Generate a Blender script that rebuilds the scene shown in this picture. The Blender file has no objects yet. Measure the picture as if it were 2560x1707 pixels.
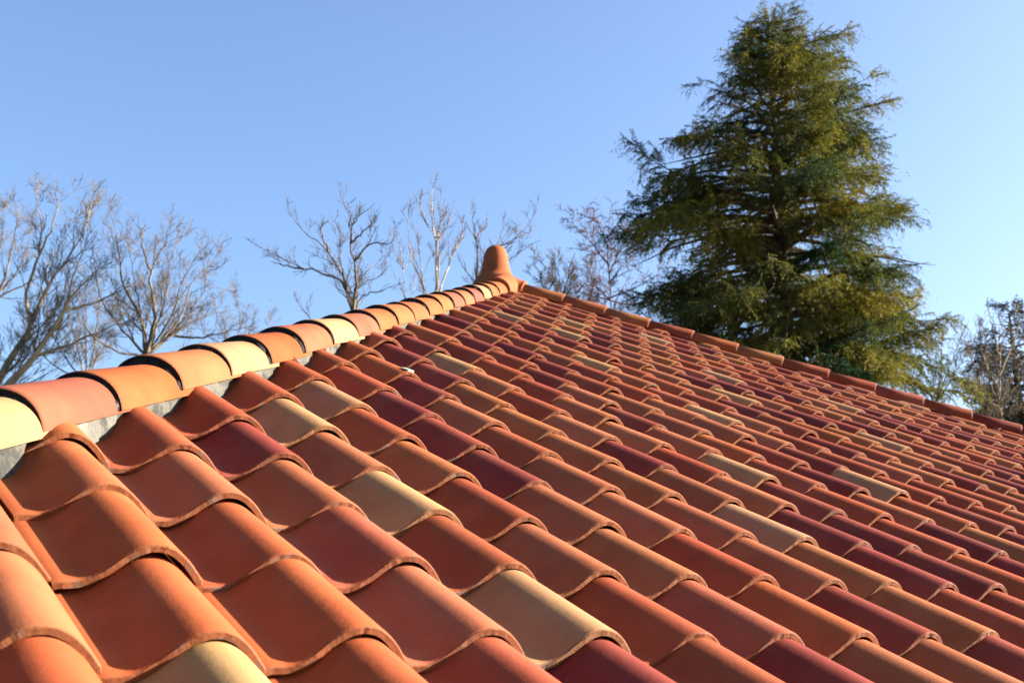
import bpy, bmesh, math, random
import numpy as np
from mathutils import Vector, Matrix
random.seed(7); rng = np.random.default_rng(7)
S = bpy.context.scene; COL = S.collection

# ---------------------------------------------------------------- camera, sky, sun, exposure
M_CAM = np.array([[0.805410447472946, -0.5927122649343453, -0.00248638247817623],
                  [0.14432120356011677, 0.20017687482846955, -0.9690720349833994],
                  [0.5748785970136553, 0.7801419036177366, 0.24676549376950088]])   # rows: right, down, forward
C_CAM = np.array([-0.59001351, -1.65942141, -0.13359886]); F_PX = 2964.6
cam = bpy.data.objects.new('camera', bpy.data.cameras.new('camera')); COL.objects.link(cam)
cam.data.sensor_width = 36; cam.data.lens = F_PX/2560*36
cam.data.clip_start = .05; cam.data.clip_end = 3000
cam.matrix_world = Matrix(((M_CAM[0][0], -M_CAM[1][0], -M_CAM[2][0], C_CAM[0]),
                           (M_CAM[0][1], -M_CAM[1][1], -M_CAM[2][1], C_CAM[1]),
                           (M_CAM[0][2], -M_CAM[1][2], -M_CAM[2][2], C_CAM[2]), (0, 0, 0, 1)))
cam.data.dof.use_dof = True; cam.data.dof.focus_distance = 2.9; cam.data.dof.aperture_fstop = 9.5
S.camera = cam

SUN_EL = math.radians(19.5); SUN_AZ = (.884, -.467)
w = bpy.data.worlds.new('World'); S.world = w; w.use_nodes = True
nt = w.node_tree; bg = nt.nodes['Background']
sky = nt.nodes.new('ShaderNodeTexSky'); sky.sky_type = 'NISHITA'; sky.sun_disc = False
sky.sun_elevation = SUN_EL; sky.sun_rotation = math.atan2(SUN_AZ[0], SUN_AZ[1])
sky.air_density = 1.0; sky.dust_density = 2.8; sky.ozone_density = 3.6; sky.altitude = 200
tn = nt.nodes.new('ShaderNodeMix'); tn.data_type = 'RGBA'; tn.blend_type = 'MULTIPLY'; tn.inputs[0].default_value = 1
nt.links.new(sky.outputs[0], tn.inputs[6]); tn.inputs[7].default_value = (.95, .935, .97, 1); nt.links.new(tn.outputs[2], bg.inputs[0]); bg.inputs[1].default_value = .05
sd = Vector((SUN_AZ[0]*math.cos(SUN_EL), SUN_AZ[1]*math.cos(SUN_EL), math.sin(SUN_EL)))
sun = bpy.data.objects.new('sun', bpy.data.lights.new('sun', 'SUN')); COL.objects.link(sun)
sun.data.energy = 5.0; sun.data.angle = math.radians(.53); sun.data.color = (1, .88, .74)
sun.rotation_euler = sd.to_track_quat('Z', 'Y').to_euler()
S.view_settings.view_transform = 'Standard'; S.view_settings.look = 'None'
S.view_settings.exposure = 2.85; S.view_settings.gamma = 1
S.render.engine = 'CYCLES'; S.cycles.max_bounces = 6; S.cycles.use_denoising = True

# ---------------------------------------------------------------- helpers
def pix(u, v, D):                                   # point at horizontal distance D seen at photo pixel (u, v)
    r = M_CAM.T @ np.array([(u-1280)/F_PX, (v-853.5)/F_PX, 1.0]); return C_CAM + r*(D/math.hypot(r[0], r[1]))
def project(P):
    q = (np.asarray(P)-C_CAM) @ M_CAM.T; return q[..., :2]/q[..., 2:]*F_PX + [1280, 853.5], q[..., 2]
def tag(o, label=None, cat=None, group=None, kind=None):
    if label: o['label'] = label
    if cat: o['category'] = cat
    if group: o['group'] = group
    if kind: o['kind'] = kind
    return o
def empty(name, loc):
    o = bpy.data.objects.new(name, None); COL.objects.link(o); o.location = loc; o.empty_display_size = .2
    bpy.context.view_layer.update(); return o
def link(name, me, parent=None):
    o = bpy.data.objects.new(name, me); COL.objects.link(o)
    if parent is not None:
        o.parent = parent
        o.matrix_parent_inverse = Matrix.Translation(parent.location).inverted() if parent.parent is None else Matrix.Identity(4)
    return o
def mesh(name, V, Fq, mats, mi=None, tint=None, smooth=None):
    V = np.asarray(V, dtype=np.float32); me = bpy.data.meshes.new(name)
    if isinstance(Fq, np.ndarray):
        n = len(Fq); k = Fq.shape[1]
        me.vertices.add(len(V)); me.vertices.foreach_set('co', V.ravel())
        me.loops.add(n*k); me.loops.foreach_set('vertex_index', Fq.ravel().astype(np.int32))
        me.polygons.add(n); me.polygons.foreach_set('loop_start', np.arange(0, n*k, k, dtype=np.int32))
        me.polygons.foreach_set('loop_total', np.full(n, k, dtype=np.int32))
    else:
        me.from_pydata([tuple(v) for v in V], [], Fq); n = len(Fq)
    for m in mats: me.materials.append(m)
    if mi is not None: me.polygons.foreach_set('material_index', np.asarray(mi, dtype=np.int32))
    if smooth is not None:
        me.polygons.foreach_set('use_smooth', np.broadcast_to(np.asarray(smooth, dtype=bool), (n,)).copy())
    me.update(calc_edges=True); me.validate()
    if tint is not None:
        a = me.color_attributes.new('tint', 'FLOAT_COLOR', 'POINT'); t = np.ones((len(V), 4), dtype=np.float32)
        t[:, :3] = tint; a.data.foreach_set('color', t.ravel())
    return me

class NT:                                           # small node-tree writer
    def __init__(s, name):
        s.m = bpy.data.materials.new(name); s.m.use_nodes = True; s.t = s.m.node_tree; s.b = s.t.nodes['Principled BSDF']
    def n(s, typ, ins=None, **kw):
        nd = s.t.nodes.new(typ)
        for k, v in kw.items(): setattr(nd, k, v)
        for k, v in (ins or {}).items(): s.set(nd.inputs[k], v)
        return nd
    def set(s, inp, v):
        if hasattr(v, 'is_output'): s.t.links.new(v, inp)
        elif isinstance(v, bpy.types.Node): s.t.links.new(v.outputs[0], inp)
        else: inp.default_value = v
    def noise(s, scale, detail=3, vec=None, rough=.55, out='Fac'):
        nd = s.n('ShaderNodeTexNoise', {'Scale': scale, 'Detail': detail, 'Roughness': rough})
        if vec is not None: s.set(nd.inputs['Vector'], vec)
        return nd.outputs[out]
    def ramp(s, fac, stops):
        nd = s.n('ShaderNodeValToRGB', {'Fac': fac}); e = nd.color_ramp.elements
        while len(e) < len(stops): e.new(.5)
        for x, (p, c) in zip(e, stops): x.position = p; x.color = (*c, 1) if len(c) == 3 else c
        return nd.outputs[0]
    def mix(s, fac, a, b, mode='MIX'):
        nd = s.n('ShaderNodeMix', data_type='RGBA', blend_type=mode)
        s.set(nd.inputs[0], fac); s.set(nd.inputs[6], a); s.set(nd.inputs[7], b); return nd.outputs[2]
    def math(s, op, a, b=0.0, clamp=False):
        nd = s.n('ShaderNodeMath', operation=op, use_clamp=clamp); s.set(nd.inputs[0], a); s.set(nd.inputs[1], b); return nd.outputs[0]
    def bump(s, h, strength, dist):
        nd = s.n('ShaderNodeBump', {'Height': h, 'Strength': strength, 'Distance': dist}); s.set(s.b.inputs['Normal'], nd)
    def attr(s, name): return s.n('ShaderNodeAttribute', attribute_name=name).outputs['Color']
    def pos(s): return s.n('ShaderNodeNewGeometry').outputs['Position']
    def out(s, color, rough=.6, spec=.3):
        s.set(s.b.inputs['Base Color'], color); s.set(s.b.inputs['Roughness'], rough); s.set(s.b.inputs['Specular IOR Level'], spec); return s.m
G3 = lambda g: (g, g, g, 1)

def mat_clay():
    s = NT('clay_tile_face'); p = s.pos(); t = s.attr('tint')
    n1 = s.noise(9, 4, p); n2 = s.noise(70, 4, p); n3 = s.noise(420, 3, p); n4 = s.noise(3.1, 2, p)
    c = s.mix(s.math('MULTIPLY', s.ramp(n1, [(.38, (0, 0, 0)), (.68, (1, 1, 1))]), .55), t, s.mix(1, t, (.72, .60, .62, 1), 'MULTIPLY'))
    c = s.mix(s.math('MULTIPLY', s.ramp(n4, [(.45, (0, 0, 0)), (.7, (1, 1, 1))]), .48), c, s.mix(.35, c, (.22, .095, .045, 1)))
    c = s.mix(s.math('MULTIPLY', s.ramp(n2, [(.40, (0, 0, 0)), (.75, (1, 1, 1))]), .34), c, s.mix(1, c, (1.22, 1.18, 1.1, 1), 'MULTIPLY'))
    sp = s.ramp(s.noise(230, 2, p), [(.70, (0, 0, 0)), (.76, (1, 1, 1))])
    c = s.mix(s.math('MULTIPLY', sp, .55), c, (.025, .015, .012, 1))                    # dark specks
    sp2 = s.ramp(s.noise(150, 2, s.n('ShaderNodeVectorMath', {0: p, 1: (3.3, 1.7, 9.1)}, operation='ADD')), [(.735, (0, 0, 0)), (.78, (1, 1, 1))])
    c = s.mix(s.math('MULTIPLY', sp2, .3), c, (.27, .22, .17, 1))                     # pale dust specks
    s.bump(s.math('ADD', s.math('MULTIPLY', n3, .5), s.math('MULTIPLY', n2, .8)), .35, .0018)
    return s.out(c, s.math('ADD', s.math('MULTIPLY', n1, .25), .58), .05)
def mat_butt():
    s = NT('clay_tile_cut_edge'); p = s.pos(); t = s.attr('tint')
    n1 = s.noise(26, 4, p); n2 = s.noise(160, 4, p); n3 = s.noise(60, 3, p)
    c = s.mix(.62, s.mix(1, t, (.8, .74, .7, 1), 'MULTIPLY'), (.118, .045, .018, 1))
    c = s.mix(s.ramp(n2, [(.35, (0, 0, 0)), (.72, (.6, .6, .6))]), c, s.mix(1, c, (.55, .48, .46, 1), 'MULTIPLY'))
    c = s.mix(s.ramp(n1, [(.58, (0, 0, 0)), (.68, (.6, .6, .6))]), c, (.075, .064, .05, 1))   # grey dried slip
    c = s.mix(s.ramp(n3, [(.68, (0, 0, 0)), (.75, (.8, .8, .8))]), c, (.010, .008, .008, 1))
    s.bump(s.math('ADD', n2, n3), .45, .002)
    return s.out(c, .85, .15)
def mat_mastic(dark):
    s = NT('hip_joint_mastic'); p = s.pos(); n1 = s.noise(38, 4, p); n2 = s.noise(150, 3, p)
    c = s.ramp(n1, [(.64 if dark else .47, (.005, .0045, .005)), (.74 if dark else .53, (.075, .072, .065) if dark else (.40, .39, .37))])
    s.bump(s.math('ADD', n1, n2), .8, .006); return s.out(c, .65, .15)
def mat_mortar():
    s = NT('grey_bedding_mortar'); p = s.pos(); n1 = s.noise(7, 4, p); n2 = s.noise(90, 4, p)
    c = s.ramp(n1, [(.33, (.045, .043, .036)), (.5, (.066, .064, .055)), (.7, (.10, .098, .085))])
    c = s.mix(s.ramp(s.noise(17, 3, p), [(.52, (0, 0, 0)), (.60, (.85, .85, .85))]), c, (.02, .022, .02, 1))  # scattered dark smears: black sealant, plus the rolls' shade put into the colour
    s.bump(s.math('ADD', n1, n2), .8, .008); return s.out(c, .9, .15)
def mat_plain(name, col, var=.25, scale=6, rough=.8):
    s = NT(name); n1 = s.noise(scale, 4, s.pos())
    c = s.mix(n1, (*[x*(1-var) for x in col], 1), (*[x*(1+var) for x in col], 1)); s.bump(s.noise(scale*8, 3, s.pos()), .4, .01)
    return s.out(c, rough, .2)
def mat_leaf(name):
    s = NT(name); t = s.attr('tint'); s.out(t, .7, .05)
    tr = s.n('ShaderNodeBsdfTranslucent', {'Color': s.mix(1, t, (1.3, 1.25, .5, 1), 'MULTIPLY')})
    mx = s.n('ShaderNodeMixShader', {0: .22, 1: s.b.outputs[0], 2: tr.outputs[0]})
    s.t.links.new(mx.outputs[0], s.t.nodes['Material Output'].inputs[0]); return s.m
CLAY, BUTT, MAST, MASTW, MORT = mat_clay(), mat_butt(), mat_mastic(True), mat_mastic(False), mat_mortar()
LEAF = mat_leaf('evergreen_needles')
def mat_bark(name, a, b):
    s = NT(name); p = s.pos(); n1 = s.noise(3.0, 4, p); c = s.ramp(n1, [(.3, a), (.7, b)]); s.bump(s.noise(40, 3, p), .6, .02); return s.out(c, .9, .1)
BARK_PALE = mat_bark('pale_bark', (.11, .09, .067), (.32, .25, .17))
BARK_GREY = mat_bark('grey_bark', (.055, .044, .034), (.14, .113, .085))
BARK_DARK = mat_bark('dark_bark', (.034, .025, .02), (.09, .067, .05))
BARK_RED = mat_bark('reddish_bark', (.05, .025, .02), (.11, .055, .042))

# ---------------------------------------------------------------- roof frame: x along the course, y down the slope, z off the slope
W, E, COSP = .2096, .259209693, .8987553424
TH = math.acos(COSP); SINP = math.sin(TH)
BX = np.array([[1, 0, 0], [0, -COSP, -SINP], [0, -SINP, COSP]]).T
def R2W(p): return np.asarray(p) @ BX.T
A_EDGE = R2W([3.951897391, -4.962477526, -.008])          # where the two hips' lower cap edges would meet
CR, CH = .090, .083                                              # hip cap half width and rise
TANB = math.tan(TH)/math.sqrt(2); COSB = 1/math.sqrt(1+TANB**2)
APEX = A_EDGE + np.array([0, CR*math.sqrt(2), CR*TANB])
SHIFT = CR/COSB
EAVE = 8*E
GROUND_Z = R2W([0, EAVE, 0])[2] - 3.3

ground = mat_plain('winter_lawn', (.075, .085, .03), .5, .8, .95)
g = link('ground', mesh('ground', [(-900, -900, GROUND_Z), (900, -900, GROUND_Z), (900, 900, GROUND_Z), (-900, 900, GROUND_Z)], [(0, 1, 2, 3)], [ground])); tag(g, kind='structure')

house = empty('house', (APEX[0], APEX[1], GROUND_Z))
tag(house, 'house with a hipped roof of mixed red, orange and cream clay barrel tiles', 'house')

# walls, deck and eaves board
def pyramid_ring(h):                                             # plan half-width of the roof plane at y down-slope
    return (h)
y_apex = -4.962477526 - CR*math.sqrt(2)/COSP                       # down-slope coordinate of the apex on the crest plane (about)
half = (EAVE - y_apex)*COSP
dz = .095
top = np.array([APEX[0], APEX[1], R2W([0, y_apex, 0])[2]-dz]); ez = R2W([0, EAVE, 0])[2]-dz
hh = half-.03
V = [top]+[(APEX[0]+sx*hh, APEX[1]+sy*hh, ez) for sx, sy in ((-1, -1), (1, -1), (1, 1), (-1, 1))]
V += [(APEX[0]+sx*hh, APEX[1]+sy*hh, ez-.03) for sx, sy in ((-1, -1), (1, -1), (1, 1), (-1, 1))]
link('roof_deck', mesh('roof_deck', V, [(0, 1, 2), (0, 2, 3), (0, 3, 4), (0, 4, 1), (1, 5, 6, 2), (2, 6, 7, 3), (3, 7, 8, 4), (4, 8, 5, 1), (8, 7, 6, 5)], [mat_plain('roof_felt', (.03, .028, .026))]), house)
def boxv(x0, x1, y0, y1, z0, z1): return [(x0, y0, z0), (x1, y0, z0), (x1, y1, z0), (x0, y1, z0), (x0, y0, z1), (x1, y0, z1), (x1, y1, z1), (x0, y1, z1)]
BOXF = [(0, 3, 2, 1), (4, 5, 6, 7), (0, 1, 5, 4), (1, 2, 6, 5), (2, 3, 7, 6), (3, 0, 4, 7)]
wl = half-.55
link('wall', mesh('wall', boxv(APEX[0]-wl, APEX[0]+wl, APEX[1]-wl, APEX[1]+wl, GROUND_Z-.2, ez-.035), BOXF, [mat_plain('cream_render', (.55, .48, .38), .12, 3)]), house)

# ---------------------------------------------------------------- the S-shaped field tile
PROF = np.array([(-.125, -.061), (-.118, -.0585), (-.110, -.0575), (-.098, -.0572), (-.088, -.0562), (-.080, -.0535), (-.073, -.0495), (-.066, -.0448), (-.058, -.0388), (-.050, -.0318), (-.042, -.0244),
                 (-.034, -.0178), (-.026, -.0120), (-.018, -.0072), (-.010, -.0035), (-.002, -.0010), (.006, 0), (.014, 0), (.022, -.0010), (.030, -.0033), (.038, -.0068),
                 (.046, -.0115), (.054, -.0174), (.062, -.0242), (.070, -.0322), (.077, -.0402), (.083, -.0470), (.0872, -.0520), (.0890, -.0585)])
d_ = np.gradient(PROF, axis=0); NRM = np.c_[-d_[:, 1], d_[:, 0]]; NRM /= np.linalg.norm(NRM, axis=1)[:, None]
TK, TL, DROP = .0112, .338, .0158/E
K = len(PROF)
def tile_geo(seed=None, TL=TL):
    r = np.random.default_rng(seed)
    ruff = np.interp(np.arange(K), np.arange(0, K+3, 2), r.normal(0, 1, (K+4)//2)) if seed is not None else np.zeros(K)
    fine = r.normal(0, .55, K) if seed is not None else np.zeros(K)
    us = [0, .0022, .0055, .07, .14, .21, .275, TL]
    V = []; rows = []
    for a, u in enumerate(us):
        off = [-.0022, -.0006, 0, 0, 0, 0, 0, 0][a]; jit = (ruff+fine)*.00055*(1 if a < 3 else 0)
        P = PROF+NRM*(off + (-abs(fine)[:, None]*.0005 if a == 0 else 0)); rows.append(len(V))
        V += [(x, -u+jj, z-u*DROP) for (x, z), jj in zip(P, jit)]
    bot = []
    for u in (0, TL):
        P = PROF-NRM*TK; bot.append(len(V)); jit = (ruff+fine*.8)*.00055 if u == 0 else np.zeros(K)
        V += [(x, -u+jj, z-u*DROP) for (x, z), jj in zip(P, jit)]
    q, mi, sm = [], [], []
    def strip(a, b, m, s_):
        for k in range(K-1): q.append((a+k, a+k+1, b+k+1, b+k)); mi.append(m); sm.append(s_)
    strip(rows[0], rows[1], 1, True)
    for a in range(1, len(rows)-1): strip(rows[a], rows[a+1], 0, True)
    strip(bot[1], bot[0], 0, True)
    b2 = len(V); V += [V[bot[0]+k] for k in range(K)]; t2 = len(V); V += [V[rows[0]+k] for k in range(K)]
    strip(b2, t2, 1, False)
    strip(rows[-1], bot[1], 1, False)
    for k in (0, K-1):                                           # side rims
        for a in range(len(us)-1):
            pass
        top_ = [rows[a]+k for a in range(len(us))]
        f = top_+[bot[1]+k, bot[0]+k]; base = len(V); V += [V[i] for i in f]; 
        ids = list(range(base, base+len(f))); n = len(ids)
        poly = ids if k == 0 else ids[::-1]
        # split into quads toward the bottom edge
        q_ = [(ids[a], ids[a+1], ids[n-2] if a >= 2 else ids[n-1], ids[n-1]) for a in range(0)]
        q.append(tuple(poly)); mi.append(1); sm.append(False)
    return np.array(V), q, mi, sm

TINTS = {'B': (.70, .395, .185), 'T': (.63, .210, .090), 'O': (.68, .178, .062), 'R': (.55, .132, .042), 'M': (.375, .080, .046), 'S': (.58, .150, .075), 'C': (.70, .53, .29)}
KNOWN = {}
for col, rows_ in {'A': {-2: 'O', -1: 'O', 0: 'O', 1: 'O', 2: 'B'}, 'B': {-3: 'R', -2: 'R', -1: 'T', 0: 'O', 1: 'O', 2: 'O'}, 'C': {-4: 'R', -3: 'R', -2: 'M', -1: 'T', 0: 'S', 1: 'T', 2: 'S'},
                   'D': {-5: 'R', -4: 'R', -3: 'B', -2: 'T', -1: 'B', 0: 'R', 1: 'B', 2: 'M'}, 'E': {-6: 'R', -5: 'R', -4: 'B', -3: 'R', -2: 'T', -1: 'R', 0: 'T', 1: 'R', 2: 'R'},
                   'F': {-7: 'R', -6: 'R', -5: 'R', -4: 'M', -3: 'M', -2: 'M', -1: 'T', 0: 'T', 1: 'S', 2: 'M'}, 'G': {-7: 'R', -6: 'O', -5: 'M', -4: 'T', -3: 'R', -2: 'T', -1: 'T', 0: 'R', 1: 'O', 2: 'T'},
                   'H': {-6: 'M', -5: 'T', -4: 'T', -3: 'T', -2: 'T', -1: 'T', 0: 'T', 1: 'M'}, 'I': {-6: 'T', -5: 'R', -4: 'T', -3: 'M', -2: 'T', -1: 'B', 0: 'T', 1: 'T'},
                   'J': {-6: 'R', -5: 'T', -4: 'T', -3: 'R', -2: 'T', -1: 'M', 0: 'M'}, 'K': {-6: 'T', -5: 'M', -4: 'T', -3: 'B', -2: 'M', -1: 'M', 0: 'M'}}.items():
    for j, c in rows_.items(): KNOWN[(ord(col)-65, j)] = c
KNOWN.update({(-1, 0): 'S', (-1, 1): 'T', (-1, 2): 'O', (-1, -1): 'O', (-2, 2): 'O', (-2, 1): 'R'})
X_AP = APEX[0]
lat = {}
for j in range(-19, 9):
    hw = (j*E - y_apex)*COSP
    for i in range(-30, 70):
        x = i*W
        if abs(x-X_AP) < hw+.24: lat[(i, j)] = None
keys = list(lat)
bp = np.array([R2W([i*W+.012, j*E, 0]) for i, j in keys]); bpx, bd = project(bp)
for (u, v) in ((1184, 924), (1309, 793), (1470, 810), (1461, 840), (1534, 916), (1849, 952), (1886, 998), (1843, 1053), (2147, 1020), (2238, 1230)):
    d = np.hypot(bpx[:, 0]-u, bpx[:, 1]-v) + 1e6*(bd < 0); KNOWN[keys[int(d.argmin())]] = 'B'
rt = np.random.default_rng(11)
for k in keys:
    i, j = k
    lat[k] = KNOWN.get(k) or rt.choice(['T', 'R', 'M', 'S', 'O', 'B'], p=[.34, .31, .27, .04, .03, .01])
ALB = .34
def tint_of(c, r):
    t = ALB*np.array(TINTS[c])*r.normal(1, .07); t = t*np.array([1, r.normal(1, .055), r.normal(1, .07)]); return np.clip(t, .02, .9)

# how large each tile shows: projected area of its exposed rectangle
cor = np.array([[R2W([i*W+a*W, j*E+b*E, 0]) for a, b in ((-.5, 0), (.5, 0), (.5, -1), (-.5, -1))] for i, j in keys])
cp, cd = project(cor); area = np.abs(sum(cp[:, a, 0]*cp[:, (a+1) % 4, 1]-cp[:, (a+1) % 4, 0]*cp[:, a, 1] for a in range(4)))/2
mid = cp.mean(1)
inside = (cd.min(1) > .2) & (mid[:, 0] > -60) & (mid[:, 0] < 2640) & (mid[:, 1] < 1800)
cut_hw = np.array([(j*E-.13 - y_apex)*COSP for i, j in keys])
inside &= np.array([abs(i*W-X_AP) for i, j in keys]) < cut_hw+.02
order = np.argsort(-np.where(inside, area, 0))
single = {keys[k] for k in order[:100]}

def cut_by_hips(V, q, mi, sm, tint):
    """trim a tile along both hips' vertical planes, so that it ends inside the mortar"""
    bm = bmesh.new(); vs = [bm.verts.new(v) for v in V]
    for f, m, s_ in zip(q, mi, sm):
        try: fc = bm.faces.new([vs[a] for a in f])
        except ValueError: continue
        fc.material_index = m; fc.smooth = s_
    for sg in (-1, 1):
        n = Vector((sg/math.sqrt(2), 1/math.sqrt(2), 0))         # points over the hip, away from this face
        co = Vector(APEX)-n*.042
        bmesh.ops.bisect_plane(bm, geom=bm.verts[:]+bm.edges[:]+bm.faces[:], plane_co=co, plane_no=n, clear_outer=True)
    return bm
field = bmesh.new(); fcol = field.verts.layers.float_color.new('tint')
parts = []
for (i, j) in keys:
    r = np.random.default_rng((i+40)*1000+j+40)
    frag = lambda jj: (i*W+.012-X_AP < 0) and (i, j) != (0, -2) and 0 < jj*E-y_apex-abs(i*W+.012-X_AP)/COSP-.1 < .15
    if frag(j): continue
    V, q, mi, sm = tile_geo((i+40)*777+j+40, .52 if frag(j-1) else TL)
    a = r.normal(0, .0065); dzr, dyr = r.normal(.0008, .0015), r.normal(0, .0034); pit = r.normal(0, .004)
    if r.random() < .07: dzr += .004; pit -= .008
    x, y, z = V.T
    P = np.c_[x*math.cos(a)-y*math.sin(a), x*math.sin(a)+y*math.cos(a), z+dzr+y*pit]+[i*W+r.normal(0, .0008), j*E+dyr, 0]
    P = R2W(P); tint = tint_of(lat[(i, j)], r)
    dist = (np.abs((P-APEX)[:, 0])+(P-APEX)[:, 1]).max()         # positive means beyond a hip plane
    me = None
    if dist > -.07:
        bm = cut_by_hips(P, q, mi, sm, tint)
        if len(bm.faces) < 4: bm.free(); continue
        me = bpy.data.meshes.new('roof_tile'); bm.to_mesh(me); bm.free()
        me.materials.append(CLAY); me.materials.append(BUTT)
        at = me.color_attributes.new('tint', 'FLOAT_COLOR', 'POINT'); t4 = np.ones((len(me.vertices), 4), dtype=np.float32); t4[:, :3] = tint; at.data.foreach_set('color', t4.ravel())
    else: me = mesh('roof_tile', P, q, [CLAY, BUTT], mi, tint, sm)
    if (i, j) in single:
        o = link('roof_tile', me, house)
        if lat[(i, j)] == 'B': o['label'] = 'pale cream buff roof tile'
        parts.append(o)
    else:
        field.from_mesh(me); bpy.data.meshes.remove(me)
fm = bpy.data.meshes.new('roof_tile_field'); field.to_mesh(fm); field.free(); fm.materials.append(CLAY); fm.materials.append(BUTT)
ff = link('roof_tile_field', fm, house); ff['kind'] = 'stuff'
# the three slopes turned away from the camera: the same courses turned about the apex
allm = bmesh.new(); allm.from_mesh(fm)
for o in parts: allm.from_mesh(o.data)
am = bpy.data.meshes.new('roof_tile_slope'); allm.to_mesh(am); allm.free(); am.materials.append(CLAY); am.materials.append(BUTT)
am.transform(Matrix.Translation(-Vector(APEX)))
for k in (1, 2, 3):
    o = link('roof_tile_slope', am, house); o['kind'] = 'stuff'
    o.matrix_parent_inverse = Matrix.Identity(4); o.location = Vector(APEX)-house.location; o.rotation_euler = (0, 0, k*math.pi/2)

# ---------------------------------------------------------------- hips: bedding mortar, overlapping caps, joints
def hip_axes(k):                                                 # k: plan quadrant of the hip, 0 = towards the camera's left
    sx, sy = ((-1, -1), (1, -1), (1, 1), (-1, 1))[k]
    h = np.array([sx/math.sqrt(2), sy/math.sqrt(2), -TANB])*COSB
    lt = np.array([-sy, sx, 0])/math.sqrt(2); lt = np.array([sy*-1.0, sx*1.0, 0])/math.sqrt(2)
    up = np.cross(h, lt); up *= np.sign(up[2]); return h, lt, up
def cap_mesh(tint, seed, end, tilt, length=.372):
    r = np.random.default_rng(seed); n = 26; V = []; rows = []; us = [0, .003, .012, .12, length]
    ruff = np.interp(np.arange(n+1), np.arange(0, n+4, 3), r.normal(0, 1, (n+6)//3))
    def ring(rad, rise, u, dzv, jit=0):
        s = len(V)
        for a in range(n+1):
            t = math.pi*a/n; V.append((-u+jit*ruff[a]*.0012, -math.cos(t)*rad, abs(math.sin(t))**.92*rise+dzv)); 
        return s
    for a, u in enumerate(us):
        f = 1-.25*u; ch = (-.003, -.0008, 0, 0, 0)[a]; rows.append(ring(CR*f+ch, CH*f+ch, u, -u*tilt, 1 if a < 2 else 0))
    b = []
    for u in (0, length):
        f = 1-.25*u; b.append(ring((CR-.016)*f, (CH-.016)*f, u, -u*tilt, 1 if u == 0 else 0))
    q, mi, sm = [], [], []
    def strip(a, b_, m, s_):
        for k in range(n): q.append((a+k, a+k+1, b_+k+1, b_+k)); mi.append(m); sm.append(s_)
    strip(rows[0], rows[1], 1, True)
    for a in range(1, len(rows)-1): strip(rows[a], rows[a+1], 0, True)
    strip(b[1], b[0], 0, True)
    c0 = len(V); V += [V[b[0]+k] for k in range(n+1)]; c1 = len(V); V += [V[rows[0]+k] for k in range(n+1)]
    strip(c0, c1, 2, False); strip(rows[-1], b[1], 1, False)
    for k in (0, n):
        f = [rows[a]+k for a in range(len(us))]+[b[1]+k, b[0]+k]; s0 = len(V); V += [V[x] for x in f]
        ids = list(range(s0, s0+len(f))); q.append(tuple(ids if k else ids[::-1])); mi.append(1); sm.append(False)
    return mesh('hip_tile', V, q, [CLAY, BUTT, end], mi, tint, sm)
def joint_mesh(seed, mat, over=.006, lip=.004):
    """the squeezed-out mortar crescent below a cap's lower end, standing on the cap under it"""
    r = np.random.default_rng(seed); n = 30; V = []; q = []; m = 7
    ruff = np.interp(np.arange(n+1), np.arange(0, n+3, 2), r.normal(0, 1, (n+5)//2))
    for b in range(m+1):
        tb = b/m
        for a in range(n+1):
            t = math.pi*a/n; rad = CR-lip-tb*.018+.0012*ruff[a]*(tb > .2); rise = CH-lip-tb*.028+.0012*ruff[a]*(tb > .2)
            bulge = over*math.sin(min(1, tb*1.35)*math.pi*.5)*(.75+.35*ruff[a]*.6) - .006*(1-tb) 
            V.append((bulge if b else -.03, -math.cos(t)*rad, math.sin(t)*rise))
    for b in range(m):
        for a in range(n): q.append((b*(n+1)+a, b*(n+1)+a+1, (b+1)*(n+1)+a+1, (b+1)*(n+1)+a))
    return mesh('mortar_joint', V, q, [mat], None, None, True)
CAPT = {'C': (.64, .385, .19), 'S': (.48, .150, .085), 'O': (.56, .165, .055), 'L': (.57, .190, .076), 'R': (.45, .115, .05), 'D': (.34, .075, .045), 'A': (.55, .20, .075)}
LEFTC = 'OOCSLSLOLLOSCLOCLOSC'     # from the finial down
RIGHTC = 'AAAROARRSRDRSRRDARSRR'
def frame(h, lt, up, P):
    return Matrix(((h[0], lt[0], up[0], P[0]), (h[1], lt[1], up[1], P[1]), (h[2], lt[2], up[2], P[2]), (0, 0, 0, 1)))
hw_inv = Matrix.Translation(house.location).inverted()
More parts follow.
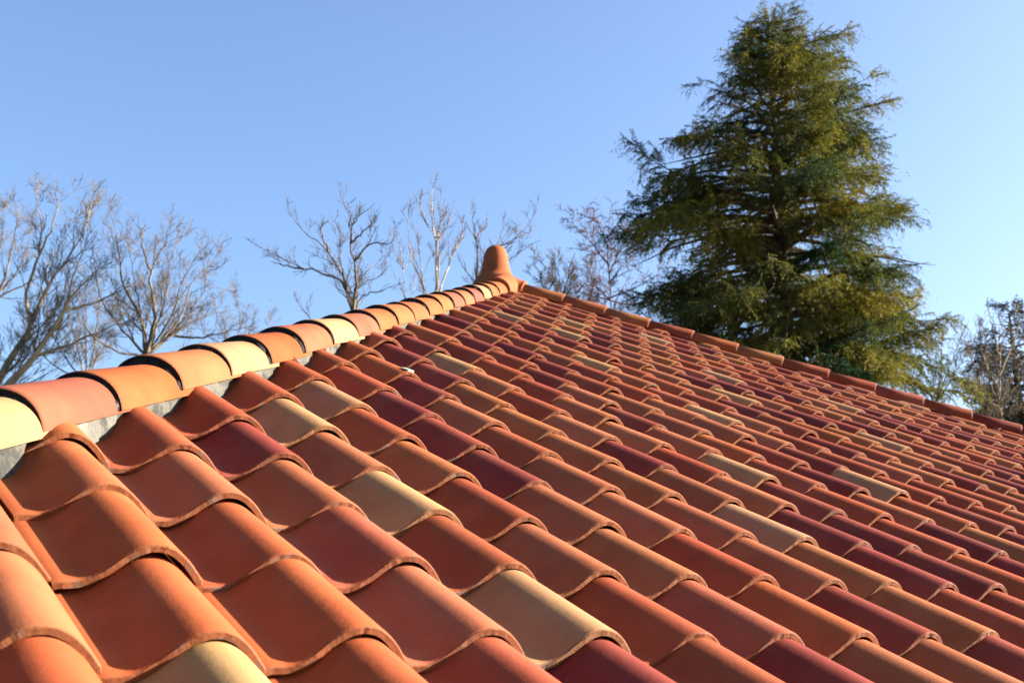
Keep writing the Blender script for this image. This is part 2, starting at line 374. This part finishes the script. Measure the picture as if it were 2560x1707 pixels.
for k in range(4):
    h, lt, up = hip_axes(k); n = 0
    s0 = (.653 if k != 1 else .325)+SHIFT; st = .2947 if k != 1 else .2973
    total = half*math.sqrt(2)/COSB
    while s0+n*st < total+.05:
        s = s0+n*st; seq = RIGHTC if k == 1 else LEFTC; c = seq[n % len(seq)]
        r = np.random.default_rng(k*100+n); t = .30*np.clip(np.array(CAPT[c])*r.normal(1, .05, 3)*r.normal(1, .05), .02, .85)
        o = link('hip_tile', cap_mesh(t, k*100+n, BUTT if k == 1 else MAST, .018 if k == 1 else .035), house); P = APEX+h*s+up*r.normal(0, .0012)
        mw = frame(h, lt, up, P) @ Matrix.Rotation(r.normal(0, .010), 4, 'Z') @ Matrix.Rotation(r.normal(0, .006), 4, 'Y')
        o.matrix_parent_inverse = Matrix.Identity(4); o.matrix_basis = hw_inv @ mw
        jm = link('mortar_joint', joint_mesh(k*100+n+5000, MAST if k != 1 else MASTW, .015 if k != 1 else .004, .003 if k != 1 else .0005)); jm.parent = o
        if c == 'C': o['label'] = 'pale cream hip tile'
        n += 1
    # bedding mortar under the caps: a rough ridge that fills the gap to the tiles
    nn = int(total/.02); V = []; q = []
    sect = [(-1.0, -.16), (-1.0, -.09), (-1.0, -.06), (-1.0, -.03), (-.97, -.003), (-.5, .02), (.5, .02), (.97, -.003), (1.0, -.03), (1.0, -.06), (1.0, -.09), (1.0, -.16)]
    r = np.random.default_rng(900+k); nz = r.normal(0, 1, (nn+1, 12))
    for a in range(nn+1):
        s = .02+a*(total-.04)/nn
        for b, (l, u) in enumerate(sect):
            e = CR-.021+.0045*(.6*nz[a, b]+.8*nz[a//4*4, b]); V.append(APEX+h*s+lt*l*e+up*(u+.002*nz[a, b]))
    for a in range(nn):
        for b in range(11): q.append((a*12+b, (a+1)*12+b, (a+1)*12+b+1, a*12+b+1))
    link('mortar_bed', mesh('mortar_bed', V, q, [MORT], None, None, True), house)

# ---------------------------------------------------------------- finial: bell with four sleeves, one clay casting
def finial():
    bm = bmesh.new()
    prof = [(.0, .312), (.024, .309), (.048, .300), (.068, .283), (.080, .260), (.088, .230), (.093, .20), (.098, .165), (.105, .132), (.115, .10), (.146, .068), (.182, .035), (.20, 0), (.20, -.08)]
    rings = []
    for rr, z in prof:
        if rr == 0: rings.append([bm.verts.new((0, .10, z+.028))]); continue
        rr *= .95
        rings.append([bm.verts.new((rr*math.cos(t), rr*math.sin(t)+.10, z+(.028 if z > .06 else 0))) for t in np.linspace(0, 2*math.pi, 48, endpoint=False)])
    for a, b in zip(rings, rings[1:]):
        for k in range(48):
            if len(a) == 1: bm.faces.new((a[0], b[k], b[(k+1) % 48]))
            else: bm.faces.new((a[k], b[k], b[(k+1) % 48], a[(k+1) % 48]))
    bm.faces.new(rings[-1][::-1])
    for kk in range(4):
        h, lt, up = hip_axes(kk); rs = []
        e_ = {0: .38, 1: .135}.get(kk, .25)
        for s, f in ((0, 1.25), (e_*.4, 1.14), (e_*.7, 1.06), (e_*.9, 1.05), (e_, 1.12)):
            ring = []
            for a in range(25):
                t = math.pi*a/24; ring.append(bm.verts.new(Vector(h*s+lt*(-math.cos(t)*CR*f)+up*(math.sin(t)*CH*f+.004))))
            ring.append(bm.verts.new(Vector(h*s+lt*CR*f-up*.03))); ring.append(bm.verts.new(Vector(h*s-lt*CR*f-up*.03))); rs.append(ring)
        m = len(rs[0])
        for a, b in zip(rs, rs[1:]):
            for k in range(m): bm.faces.new((a[k], a[(k+1) % m], b[(k+1) % m], b[k]))
        bm.faces.new(rs[0]); bm.faces.new(rs[-1][::-1])
    bmesh.ops.recalc_face_normals(bm, faces=bm.faces[:])
    me = bpy.data.meshes.new('finial'); bm.to_mesh(me); bm.free()
    o = bpy.data.objects.new('finial', me); COL.objects.link(o)
    md = o.modifiers.new('r', 'REMESH'); md.mode = 'VOXEL'; md.voxel_size = .006
    sm = o.modifiers.new('s', 'SMOOTH'); sm.iterations = 8; sm.factor = .5
    dg = bpy.context.evaluated_depsgraph_get(); m2 = bpy.data.meshes.new_from_object(o.evaluated_get(dg)); bpy.data.objects.remove(o)
    m2.name = 'finial'; m2.materials.clear(); m2.materials.append(CLAY)
    m2.polygons.foreach_set('use_smooth', np.ones(len(m2.polygons), dtype=bool))
    a = m2.color_attributes.new('tint', 'FLOAT_COLOR', 'POINT'); t = np.ones((len(m2.vertices), 4), dtype=np.float32); t[:, :3] = (.205, .060, .023); a.data.foreach_set('color', t.ravel())
    o = link('finial', m2, house); o.matrix_parent_inverse = Matrix.Identity(4); o.location = Vector(APEX)-house.location; return o
finial()
# the small pale metal clip over one tile's lower edge
kc = (6, -6); P0 = R2W([kc[0]*W+.016, kc[1]*E, 0]); cw = .011
Vc = []
for x in (-cw, cw):
    for y, z in ((-.045, .0005), (.003, .0032), (.0042, -.011), (.0025, -.011), (.0015, .0018), (-.045, -.001)):
        Vc.append(P0+R2W([x, y, z+(abs(y) > .02)*-.0016]))
Fc = [(a, (a+1) % 6, 6+(a+1) % 6, 6+a) for a in range(6)]+[tuple(range(6))[::-1], tuple(range(6, 12))]
link('tile_clip', mesh('tile_clip', Vc, Fc, [mat_plain('verdigris_metal', (.22, .27, .23), .1, 200, .45)]), house)

# ---------------------------------------------------------------- bare trees
def unit(v): return v/(np.linalg.norm(v)+1e-9)
class Tubes:
    def __init__(s): s.V = []; s.F = []; s.n = 0
    def add(s, P, rad, sides):
        P = np.asarray(P); m = len(P); T = np.gradient(P, axis=0); T /= np.linalg.norm(T, axis=1)[:, None]+1e-9
        ref = np.array([.31, .17, .93]); A = np.cross(T, ref); A /= np.linalg.norm(A, axis=1)[:, None]+1e-9; B = np.cross(T, A)
        t = np.linspace(0, 2*math.pi, sides, endpoint=False); c, sn = np.cos(t), np.sin(t)
        R = P[:, None, :]+np.asarray(rad)[:, None, None]*(A[:, None, :]*c[None, :, None]+B[:, None, :]*sn[None, :, None])
        s.V.append(R.reshape(-1, 3)); i = np.arange(m-1)[:, None]*sides; k = np.arange(sides)[None, :]; k2 = (k+1) % sides
        s.F.append(np.stack([i+k, i+k2, i+sides+k2, i+sides+k], -1).reshape(-1, 4)+s.n); s.n += m*sides
    def build(s, name, mat, parent): return link(name, mesh(name, np.concatenate(s.V), np.concatenate(s.F), [mat], None, None, True), parent)
def curve(pts, n):
    pts = np.asarray(pts, float); d = np.r_[0, np.cumsum(np.linalg.norm(np.diff(pts, axis=0), axis=1))]; t = np.linspace(0, d[-1], n)
    if len(pts) < 3: return np.stack([np.interp(t, d, pts[:, k]) for k in range(3)], -1)
    tg = np.gradient(pts, d, axis=0); idx = np.clip(np.searchsorted(d, t, 'right')-1, 0, len(d)-2); h = (d[idx+1]-d[idx]); u = ((t-d[idx])/h)[:, None]
    p0, p1, m0, m1 = pts[idx], pts[idx+1], tg[idx]*h[:, None], tg[idx+1]*h[:, None]
    return (2*u**3-3*u**2+1)*p0+(u**3-2*u**2+u)*m0+(-2*u**3+3*u**2)*p1+(u**3-u**2)*m1
def grow(tb, P, r0, r1, level, r, spec):
    """a limb along P with smaller and smaller branches leaving it"""
    m = len(P); rad = r1+(r0-r1)*(1-np.linspace(0, 1, m))**1.35; tb[0 if level == 0 else 1].add(P, rad, (7, 5, 4, 3, 3, 3)[level])
    if level >= spec['levels']: return
    L = np.linalg.norm(np.diff(P, axis=0), axis=1).sum(); nb = max(2, int(L*spec['dens'][level]*r.uniform(.8, 1.2)))
    for b in range(nb):
        t = r.uniform(.14 if level == 0 else .10, 1); k = min(m-2, int(t*(m-1))); T = unit(P[k+1]-P[k])
        side = unit(np.cross(T, r.normal(0, 1, 3))); ang = math.radians(r.uniform(*spec['ang'])); d = unit(T*math.cos(ang)+side*math.sin(ang)+np.array([0, 0, spec['up']]))
        ln = L*spec['len'][level]*(1.12-.82*t)*r.uniform(.55, 1.25); ln = min(max(ln, spec['minlen']), 3.2)
        nseg = (8, 7, 5, 4, 3, 3)[level+1]; Q = [P[k]]; dd = d
        for _ in range(nseg):
            dd = unit(dd+r.normal(0, spec['wander'], 3)+np.array([0, 0, spec['trop']])); Q.append(Q[-1]+dd*ln/nseg)
        rr = max(min(rad[k]*.48, ln*.0115), spec['minr']*1.15); grow(tb, np.array(Q), rr, spec['minr'], level+1, r, spec)
OAK = dict(levels=4, dens=(3.6, 5.6, 6.4, 6.5), len=(.40, .50, .52, .55), ang=(22, 55), up=.18, trop=.06, wander=.13, minlen=.2, minr=.0034)
def bare_tree(name, D, base, limbs, seed, spec, mats, label, group, r0=.12, depth=1.2):
    """limbs: lists of photo pixels from fork to tip; the tree stands D metres off, its limbs spread towards and away from the camera too"""
    r = np.random.default_rng(seed); fork = pix(*base, D)
    root = empty(name, (fork[0]+r.normal(0, .2), fork[1]+r.normal(0, .2), GROUND_Z))
    tb = [Tubes(), Tubes()]; foot = np.array(root.location); done = []
    tr = curve([foot-[0, 0, .2], foot+(fork-foot)*.5+r.normal(0, .15, 3)*[1, 1, 0], fork], 14); tb[0].add(tr, np.linspace(r0*1.7, r0, 14), 10)
    for t in np.linspace(.45, .93, 8):                           # lower boughs along the stem
        k = int(t*13); az = r.uniform(0, 2*math.pi); d = unit(np.array([math.cos(az), math.sin(az), .45])); Q = [tr[k]]
        for _ in range(9):
            d = unit(d+r.normal(0, .12, 3)+np.array([0, 0, .05])); Q.append(Q[-1]+d*r.uniform(.16, .30))
        grow(tb, np.array(Q), r0*.26, spec['minr']*1.3, 1, r, spec)
    for L in limbs:
        lim = r0*.30
        if isinstance(L, tuple): L, lim = L[0], L[1]*.9
        off = r.uniform(-depth, depth); st = fork; n = len(L)-1
        if L[0] is not None:                                     # leaves the limb that passes nearest
            al = np.concatenate(done); st = al[int(np.hypot(*(project(al)[0]-np.array(L[0])).T).argmin())]
        D0 = math.hypot(st[0]-C_CAM[0], st[1]-C_CAM[1])
        pts = [st]+[pix(*p, D0+off*(q+1)/n) for q, p in enumerate(L[1:])]
        P = curve(pts, 16); P[1:] += r.normal(0, .015, (15, 3)); done.append(P); grow(tb, P, lim, spec['minr']*1.3, 0, r, spec)
    a = tb[0].build('trunk', mats[0], root); b = tb[1].build('crown', mats[1], root); tag(root, label, 'tree', group); return root
sc6 = lambda L: [p if p is None else (p[0]*.3827, 400+p[1]*.3827+30*max(0, 1-p[1]/900)) for p in L]
sc7 = lambda L: [p if p is None else (600+p[0]*.3614, 430+p[1]*.3614) for p in L]
GB = 'leafless trees behind the roof'
bare_tree('bare_tree', 24, (-46, 1015), [
    (sc6([None, (30, 1370), (200, 1080), (320, 800), (450, 600), (540, 450), (610, 170)]), .10),
    (sc6([None, (130, 1400), (290, 1190), (450, 930), (620, 720), (820, 600)]), .11),
    (sc6([(200, 1080), (190, 1000), (240, 620), (270, 420), (240, 230), (262, 70)]), .05),
    (sc6([(265, 560), (340, 400), (400, 200), (460, 130)]), .03),
    (sc6([(210, 1300), (480, 1195), (740, 1085), (960, 1040)]), .045),
    (sc6([(330, 800), (290, 700), (270, 560)]), .03),
    (sc6([(420, 1000), (560, 950), (760, 860), (900, 800)]), .04),
    (sc6([(270, 1200), (380, 1080), (440, 900), (560, 480), (600, 330)]), .035)],
    21, OAK, (BARK_PALE, BARK_GREY), 'big leafless tree with pale limbs leaning right behind the low end of the hip', GB, .17)
bare_tree('bare_tree', 33, (-30, 760), [sc6([None, (0, 850), (60, 600), (110, 340), (90, 160)]), sc6([None, (-40, 700), (20, 420), (10, 180)]),
    sc6([None, (80, 760), (190, 500), (200, 330)]), sc6([None, (120, 830), (330, 700), (420, 560)])],
    22, OAK, (BARK_GREY, BARK_GREY), 'leafless tree cut off by the edge of the picture, upright behind the big leaning one', GB, .13)
bare_tree('bare_tree', 30, (367, 890), [
    (sc6([None, (1010, 1000), (985, 720), (1080, 500), (1130, 330)]), .075), (sc6([(985, 720), (950, 600), (920, 430), (900, 290)]), .04),
    (sc6([None, (915, 1010), (800, 800), (770, 500), (700, 230)]), .07), sc6([None, (1160, 1060), (1290, 740), (1400, 660), (1520, 600)]),
    sc6([None, (1100, 1140), (1240, 1000), (1380, 820), (1540, 860)]), sc6([None, (1060, 1200), (1250, 1060), (1420, 1000), (1600, 960)]),
    sc6([None, (840, 1150), (690, 960), (620, 700), (610, 500)]), sc6([None, (760, 1250), (560, 1100), (440, 880)]),
    sc6([None, (1130, 1000), (1200, 760), (1290, 600), (1380, 500)]), sc6([None, (900, 900), (860, 650), (830, 420)]),
    sc6([None, (1080, 900), (1110, 640), (1230, 350)]), sc6([(1100, 1150), (1300, 1160), (1480, 1120), (1660, 1080)])],
    23, OAK, (BARK_GREY, BARK_GREY), 'round-crowned leafless tree with dense twigs, between the leaning tree and the gap of open sky', GB, .13)
bare_tree('bare_tree', 44, (215, 960), [sc6([None, (500, 1200), (440, 950), (430, 700)]), sc6([None, (620, 1200), (640, 900), (680, 640)]), sc6([None, (400, 1250), (300, 1000), (330, 780)]), sc6([None, (660, 1250), (780, 1050), (850, 860)]), sc6([None, (330, 1320), (180, 1150), (120, 980)]), sc6([None, (560, 1100), (560, 860), (540, 640)])],
    32, OAK, (BARK_GREY, BARK_GREY), 'lower leafless tree farther off, seen between the leaning tree and the round-crowned one', GB, .12)
bare_tree('bare_tree', 46, (590, 900), [sc6([None, (1480, 1180), (1420, 1050), (1400, 900)]), sc6([None, (1560, 1150), (1560, 1000), (1530, 860)]), sc6([None, (1600, 1180), (1660, 1060), (1650, 940)]), sc6([None, (1640, 1200), (1740, 1100), (1780, 1000)]), sc6([None, (1440, 1200), (1320, 1120), (1260, 1010)])],
    33, OAK, (BARK_GREY, BARK_GREY), 'low hazy leafless tree just above the hip, where the round-crowned tree ends', GB, .09)
OPEN = dict(OAK, dens=(3.4, 5.0, 5.5, 4), len=(.34, .45, .5, .5), ang=(20, 45), minr=.0042, levels=3)
OPEN2 = dict(OPEN, dens=(2.6, 3.6, 3.6, 3))
bare_tree('bare_tree', 27, (886, 800), [
    (sc7([None, (700, 760), (430, 660), (270, 590), (110, 500)]), .05), sc7([(430, 660), (330, 650), (210, 620)]),
    (sc7([None, (700, 700), (580, 520), (420, 390), (320, 255)]), .05), sc7([(600, 560), (570, 420), (580, 300)]),
    (sc7([None, (800, 700), (768, 480), (775, 380), (700, 170)]), .055), sc7([(770, 490), (790, 350), (930, 220)]),
    sc7([(780, 500), (860, 410), (950, 330)]), (sc7([None, (815, 760), (930, 640), (1040, 550)]), .04), sc7([(830, 600), (900, 500), (1060, 480), (1080, 400)]),
    sc7([None, (850, 850), (980, 820), (1110, 765)]), sc7([None, (700, 640), (690, 480), (690, 340)]), sc7([None, (840, 780), (960, 720), (1050, 640)])],
    24, OPEN, (BARK_GREY, BARK_DARK), 'fan-shaped leafless tree alone against the sky, left of the finial', GB, .10, 1.6)
POLE = dict(OPEN2, ang=(12, 34), up=.3)
bare_tree('bare_tree', 29, (1088, 790), [
    (sc7([None, (1360, 640), (1360, 480), (1290, 350), (1230, 230)]), .05), sc7([(1230, 400), (1250, 250), (1255, 90)]), sc7([(1360, 500), (1330, 330), (1330, 70)]),
    sc7([(1360, 480), (1390, 330), (1420, 170)]), sc7([(1365, 500), (1440, 350), (1490, 190)]), (sc7([None, (1280, 830), (1240, 560), (1225, 340)]), .03),
    (sc7([None, (1400, 780), (1480, 560), (1540, 420), (1530, 320)]), .04), sc7([None, (1290, 860), (1200, 620), (1160, 430), (1170, 260)]),
    sc7([None, (1370, 700), (1385, 400), (1395, 140)])],
    25, POLE, (BARK_PALE, BARK_GREY), 'leafless tree of several straight pale upright stems just left of the finial', GB, .08, 1.0)
bare_tree('bare_tree', 31, (1010, 800), [sc7([None, (1130, 690), (1070, 560), (1040, 400)]), sc7([(1130, 690), (1180, 600), (1200, 520)]), sc7([(1130, 690), (1090, 470), (1050, 390)]), sc7([None, (1190, 860), (1220, 700), (1190, 560)])],
    26, POLE, (BARK_PALE, BARK_GREY), 'thin low leafless sapling between the fan-shaped tree and the upright pale stems', GB, .05, .6)
bare_tree('bare_tree', 28, (1194, 780), [
    (sc7([None, (1640, 640), (1630, 470), (1560, 360), (1490, 290)]), .045), sc7([(1630, 470), (1610, 350), (1600, 250)]), sc7([(1630, 470), (1680, 380), (1720, 290)]),
    sc7([None, (1700, 640), (1780, 480), (1830, 350)]), (sc7([None, (1760, 600), (1900, 460), (2010, 350), (2050, 260)]), .04), sc7([(1800, 520), (1960, 440), (2060, 390)]),
    sc7([None, (1780, 720), (1900, 580), (2080, 470)]), sc7([None, (1760, 560), (1860, 420), (1950, 370)])],
    27, OPEN, (BARK_GREY, BARK_DARK), 'leafless tree directly behind the finial, its branches reaching past it', GB, .07, 1.0)
px = lambda L: [p if p is None else (p[0]*1.0884, p[1]*1.0884) for p in L]
DENSE = dict(OAK, dens=(4.0, 5.0, 5.0, 4), minr=.006)
bare_tree('bare_tree', 36, (1400, 800), [px([None, (1270, 650), (1240, 600), (1215, 590)]), px([None, (1285, 640), (1270, 590), (1265, 570)]), px([None, (1300, 650), (1310, 610), (1320, 580)]), px([None, (1270, 690), (1230, 640), (1200, 620)]), px([None, (1320, 680), (1350, 640), (1360, 600)])],
    28, DENSE, (BARK_DARK, BARK_DARK), 'low twiggy leafless tree above the ridge between finial and evergreen', GB, .07, 1.0)
bare_tree('bare_tree', 34, (1530, 850), [px([None, (1400, 640), (1395, 560), (1400, 500), (1405, 470)]), px([(1398, 600), (1360, 560), (1320, 520), (1310, 490)]), px([(1398, 560), (1370, 510), (1325, 490)]), px([(1398, 640), (1440, 600), (1460, 580)]), px([(1400, 680), (1350, 640), (1310, 600)]), px([(1400, 680), (1460, 660), (1500, 640)]), px([(1400, 690), (1440, 700), (1500, 690)]), px([(1400, 620), (1430, 560), (1440, 520)]), px([(1400, 690), (1370, 680), (1330, 650)])],
    29, dict(DENSE, trop=-.02, up=.02), (BARK_RED, BARK_RED), 'leafless reddish tree at the left foot of the big evergreen', GB, .09, 1.4)
bare_tree('bare_tree', 48, (1440, 860), [px([None, (1330, 690), (1310, 640), (1300, 600)]), px([None, (1350, 700), (1360, 650), (1350, 610)]), px([None, (1290, 700), (1260, 665), (1240, 640)]), px([None, (1380, 720), (1400, 670), (1410, 630)]), px([None, (1310, 730), (1280, 690), (1275, 650)]), px([None, (1370, 740), (1430, 710), (1470, 680)])],
    34, DENSE, (BARK_DARK, BARK_DARK), 'dark tangled low leafless tree farthest back, right of the low twiggy one', GB, .08)
bare_tree('bare_tree', 40, (2340, 1010), [px([None, (2160, 860), (2165, 780), (2170, 740)]), px([None, (2140, 850), (2130, 790), (2140, 750)]), px([None, (2175, 860), (2200, 790), (2225, 735)]), px([None, (2180, 880), (2215, 820), (2240, 770)]), px([None, (2120, 880), (2100, 840), (2115, 800)])],
    30, dict(POLE, dens=(3, 4, 4, 4)), (BARK_GREY, BARK_GREY), 'slim leafless tree in the gap between the two evergreens', GB, .10, 1.2)
bare_tree('bare_tree', 30, (2515, 1120), [px([None, (2295, 900), (2300, 800), (2305, 720)]), px([(2295, 900), (2260, 820), (2240, 740)]), px([(2297, 860), (2330, 780), (2345, 720)]), px([(2297, 930), (2340, 880), (2370, 840)]), px([(2297, 940), (2250, 900), (2215, 850)]), px([(2297, 820), (2280, 760), (2270, 710)])],
    31, dict(POLE, dens=(3, 4, 4, 4), minr=.006), (BARK_PALE, BARK_GREY), 'pale-stemmed leafless tree standing in front of the dark bushy evergreen', GB, .07, .8)

bare_tree('bare_tree', 35, (2440, 1120), [px([None, (2260, 920), (2240, 850), (2220, 790)]), px([None, (2250, 900), (2210, 860), (2190, 830)]), px([None, (2290, 880), (2320, 820), (2335, 770)]), px([None, (2270, 860), (2265, 790), (2255, 740)]), px([None, (2330, 900), (2350, 860), (2390, 820)])],
    35, dict(DENSE, minr=.005), (BARK_GREY, BARK_GREY), 'brushy grey leafless tree low beside the pale-stemmed one', GB, .07, 1.2)

# ---------------------------------------------------------------- evergreens
CAMR = M_CAM[0].copy(); CAMR[2] = 0; CAMR = unit(CAMR)
_ng = np.random.default_rng(77).uniform(0, 1, (24, 24, 24))
def lump(p, sc):                                                 # smooth random field, 0..1
    q = np.asarray(p)/sc; i = np.floor(q).astype(int); f = q-i; f = f*f*(3-2*f); v = 0
    for a in (0, 1):
        for b in (0, 1):
            for c in (0, 1): v += _ng[(i[0]+a) % 24, (i[1]+b) % 24, (i[2]+c) % 24]*(f[0] if a else 1-f[0])*(f[1] if b else 1-f[1])*(f[2] if c else 1-f[2])
    return v
def conifer(name, D, u_trunk, v_top, leftp, rightp, v_low, seed, nbr, tintA, tintB, label, group=None, step=.04, leaf=.08, gaps=(), sparse=1.0, thin=.40):
    r = np.random.default_rng(seed); topP = pix(u_trunk, v_top, D); foot = np.array([topP[0], topP[1], GROUND_Z])
    root = empty(name, tuple(foot)); tb = Tubes()
    H = topP[2]-GROUND_Z; tb.add(curve([foot-[0, 0, .2], foot+[.05, 0, H*.5], topP-[0, 0, .3]], 16), np.linspace(.30, .03, 16), 10)
    mpp = D/F_PX; side = np.array([CAMR[1], -CAMR[0], 0])
    zof = lambda v: pix(u_trunk, v, D)[2]
    lz = np.array([zof(v) for v, _ in leftp])[::-1]; lx = np.array([(u_trunk-x)*mpp for _, x in leftp])[::-1]
    rz = np.array([zof(v) for v, _ in rightp])[::-1]; rx = np.array([(x-u_trunk)*mpp for _, x in rightp])[::-1]*(.94 if seed == 41 else 1); lx = lx*(np.interp(lz, [lz[0], lz[-1]], [1.12, 1.06]) if seed == 41 else 1)
    zl, zt = zof(v_low), topP[2]
    LV, LT, LA, LC = [], [], [], []                              # leaf base, direction, width axis, tint
    for b in range(nbr):
        f = (b+r.uniform(0, 1))/nbr; z0 = zl+(zt-zl)*(1-(1-f)**1.0); az = b*2.39996+r.normal(0, .25)
        ca, sa = math.cos(az), math.sin(az); d = CAMR*ca+side*sa
        rise = .10+.38*f**1.5
        def ext(zz):
            e = np.interp(zz, rz, rx) if ca > 0 else np.interp(zz, lz, lx); em = .5*(np.interp(zz, rz, rx)+np.interp(zz, lz, lx)); return math.sqrt((ca*e)**2+(sa*em)**2)
        L = ext(z0); L = ext(z0+L*rise*.5)*r.uniform(.68, 1.10); L = max(L, .25)
        if any(lo < z0 < hi and ca*sg > .2 for lo, hi, sg in [(zof(a), zof(c), s) for a, c, s in gaps]): continue
        n = max(6, int(L/.16)); P = [np.array([topP[0], topP[1], z0])]; dd = unit(d+np.array([0, 0, rise]))
        for k in range(n):
            dd = unit(dd+np.array([0, 0, -.035 if k < n*.7 else .02])+r.normal(0, .05, 3)); P.append(P[-1]+dd*L*1.03/n)
        P = np.array(P); kk_ = max(4, int(len(P)*.94)); tb.add(P[:kk_], np.linspace(.012+.016*L, .004, kk_), 5)
        bt = tintA+(tintB-tintA)*np.clip(r.normal(.5, .28), 0, 1)
        ns = max(4, int(L/.074*sparse)); start = .32 if L > 1.6 else .12
        for q in range(ns):
            t = start+(1-start)*(q+r.uniform(0, 1))/ns; k = min(n-1, int(t*n)); p = P[k]+(P[k+1]-P[k])*(t*n-k); T = unit(P[k+1]-P[k])
            if lump(p, .85) < thin-.10*max(0, t-.75): continue
            sd_ = unit(np.cross(T, [0, 0, 1]))*(1 if q % 2 else -1); a = math.radians(r.uniform(25, 62))
            e = unit(T*math.cos(a)+sd_*math.sin(a)+np.array([0, 0, r.normal(.04, .34)])); ln = min(.28+.55*L*(1.05-t)*.55, .95)*r.uniform(.6, 1.2)
            m = max(4, int(ln/step)); cur = p.copy(); dr = e.copy(); ct = bt*r.normal(1, .14)
            for x in range(m):
                dr = unit(dr+np.array([0, 0, -.035])+r.normal(0, .08, 3)); cur = cur+dr*ln/m
                if r.random() < .5:                             # a short hanging sprig
                    hd = unit(dr*.6+np.array([r.normal(0, .35), r.normal(0, .35), -.75])); hl = r.uniform(.12, .46)
                    for y in range(7):
                        w_ = unit(np.cross(hd, r.normal(0, 1, 3))); LV.append(cur+hd*hl*y/7); LT.append(unit(hd+w_*.7)*leaf*r.uniform(.6, 1.2)); LA.append(r.normal(0, 1, 3)); LC.append(ct)
                for s_ in (-1, 1, 0, -1, 1):
                    w_ = unit(np.cross(dr, [0, 0, 1])); g_ = unit(dr*r.uniform(.55, 1)+w_*s_*r.uniform(.4, .9)+np.array([0, 0, r.normal(-.18, .28)]))
                    LV.append(cur); LT.append(g_*leaf*r.uniform(.6, 1.25)); LA.append(r.normal(0, 1, 3)); LC.append(ct)
    LV, LT, LA, LC = map(np.array, (LV, LT, LA, LC)); LC = LC*np.random.default_rng(seed).normal(1, .16, (len(LC), 1))
    A = np.cross(LT, LA); A /= np.linalg.norm(A, axis=1)[:, None]+1e-9; wd = np.linalg.norm(LT, axis=1)[:, None]*.10
    V = np.stack([LV, LV+LT*.45+A*wd, LV+LT, LV+LT*.45-A*wd], 1).reshape(-1, 3); n = len(LV)
    tint = np.repeat(np.clip(LC, .004, .5), 4, axis=0)
    me = mesh('crown', V, np.arange(n*4).reshape(-1, 4), [LEAF], None, tint, False); link('crown', me, root); tb.build('trunk', BARK_DARK, root)
    tag(root, label, 'tree', group); print(name, 'leaves', n); return root
dsp = lambda L: [(v*1.0884, x*1.0884) for v, x in L]
GE = 'evergreen trees beyond the roof'
conifer('evergreen_tree', 25, 1918, 56,
    dsp([(30, 1750), (70, 1712), (120, 1695), (185, 1680), (205, 1575), (260, 1550), (330, 1450), (400, 1385), (430, 1378), (520, 1390), (560, 1430), (620, 1440), (650, 1400), (720, 1440), (800, 1500), (900, 1560), (1000, 1580)]),
    dsp([(30, 1820), (60, 1880), (105, 1975), (180, 2010), (240, 2050), (320, 2040), (375, 2098), (480, 2095), (530, 2120), (620, 2150), (700, 2145), (780, 2140), (830, 2175), (900, 2120), (1000, 2120)]),
    1060, 41, 280, np.array((.010, .030, .017)), np.array((.126, .112, .021)),
    'tall full evergreen with feathery olive-green sprays, rising above the far slope of the roof', GE, gaps=((575, 640, -1), (650, 705, 1)), sparse=1.2)
conifer('evergreen_tree', 38, 2520, 760,
    dsp([(700, 2290), (740, 2270), (800, 2225), (860, 2200), (960, 2190), (1100, 2180)]), dsp([(700, 2340), (740, 2360), (800, 2400), (900, 2440), (1000, 2450)]),
    1150, 42, 95, np.array((.014, .018, .015)), np.array((.036, .035, .024)),
    'dark bushy evergreen at the edge of the picture, behind pale bare stems', GE, .07, .12, (), 1.0, .38)

for o in S.objects:                                              # no sunlight leaking past the shadow edge of smooth surfaces
    if o.type == 'MESH' and o.name.split('.')[0] in ('roof_tile', 'roof_tile_field', 'roof_tile_slope', 'hip_tile', 'finial'): o.cycles.shadow_terminator_geometry_offset = 0
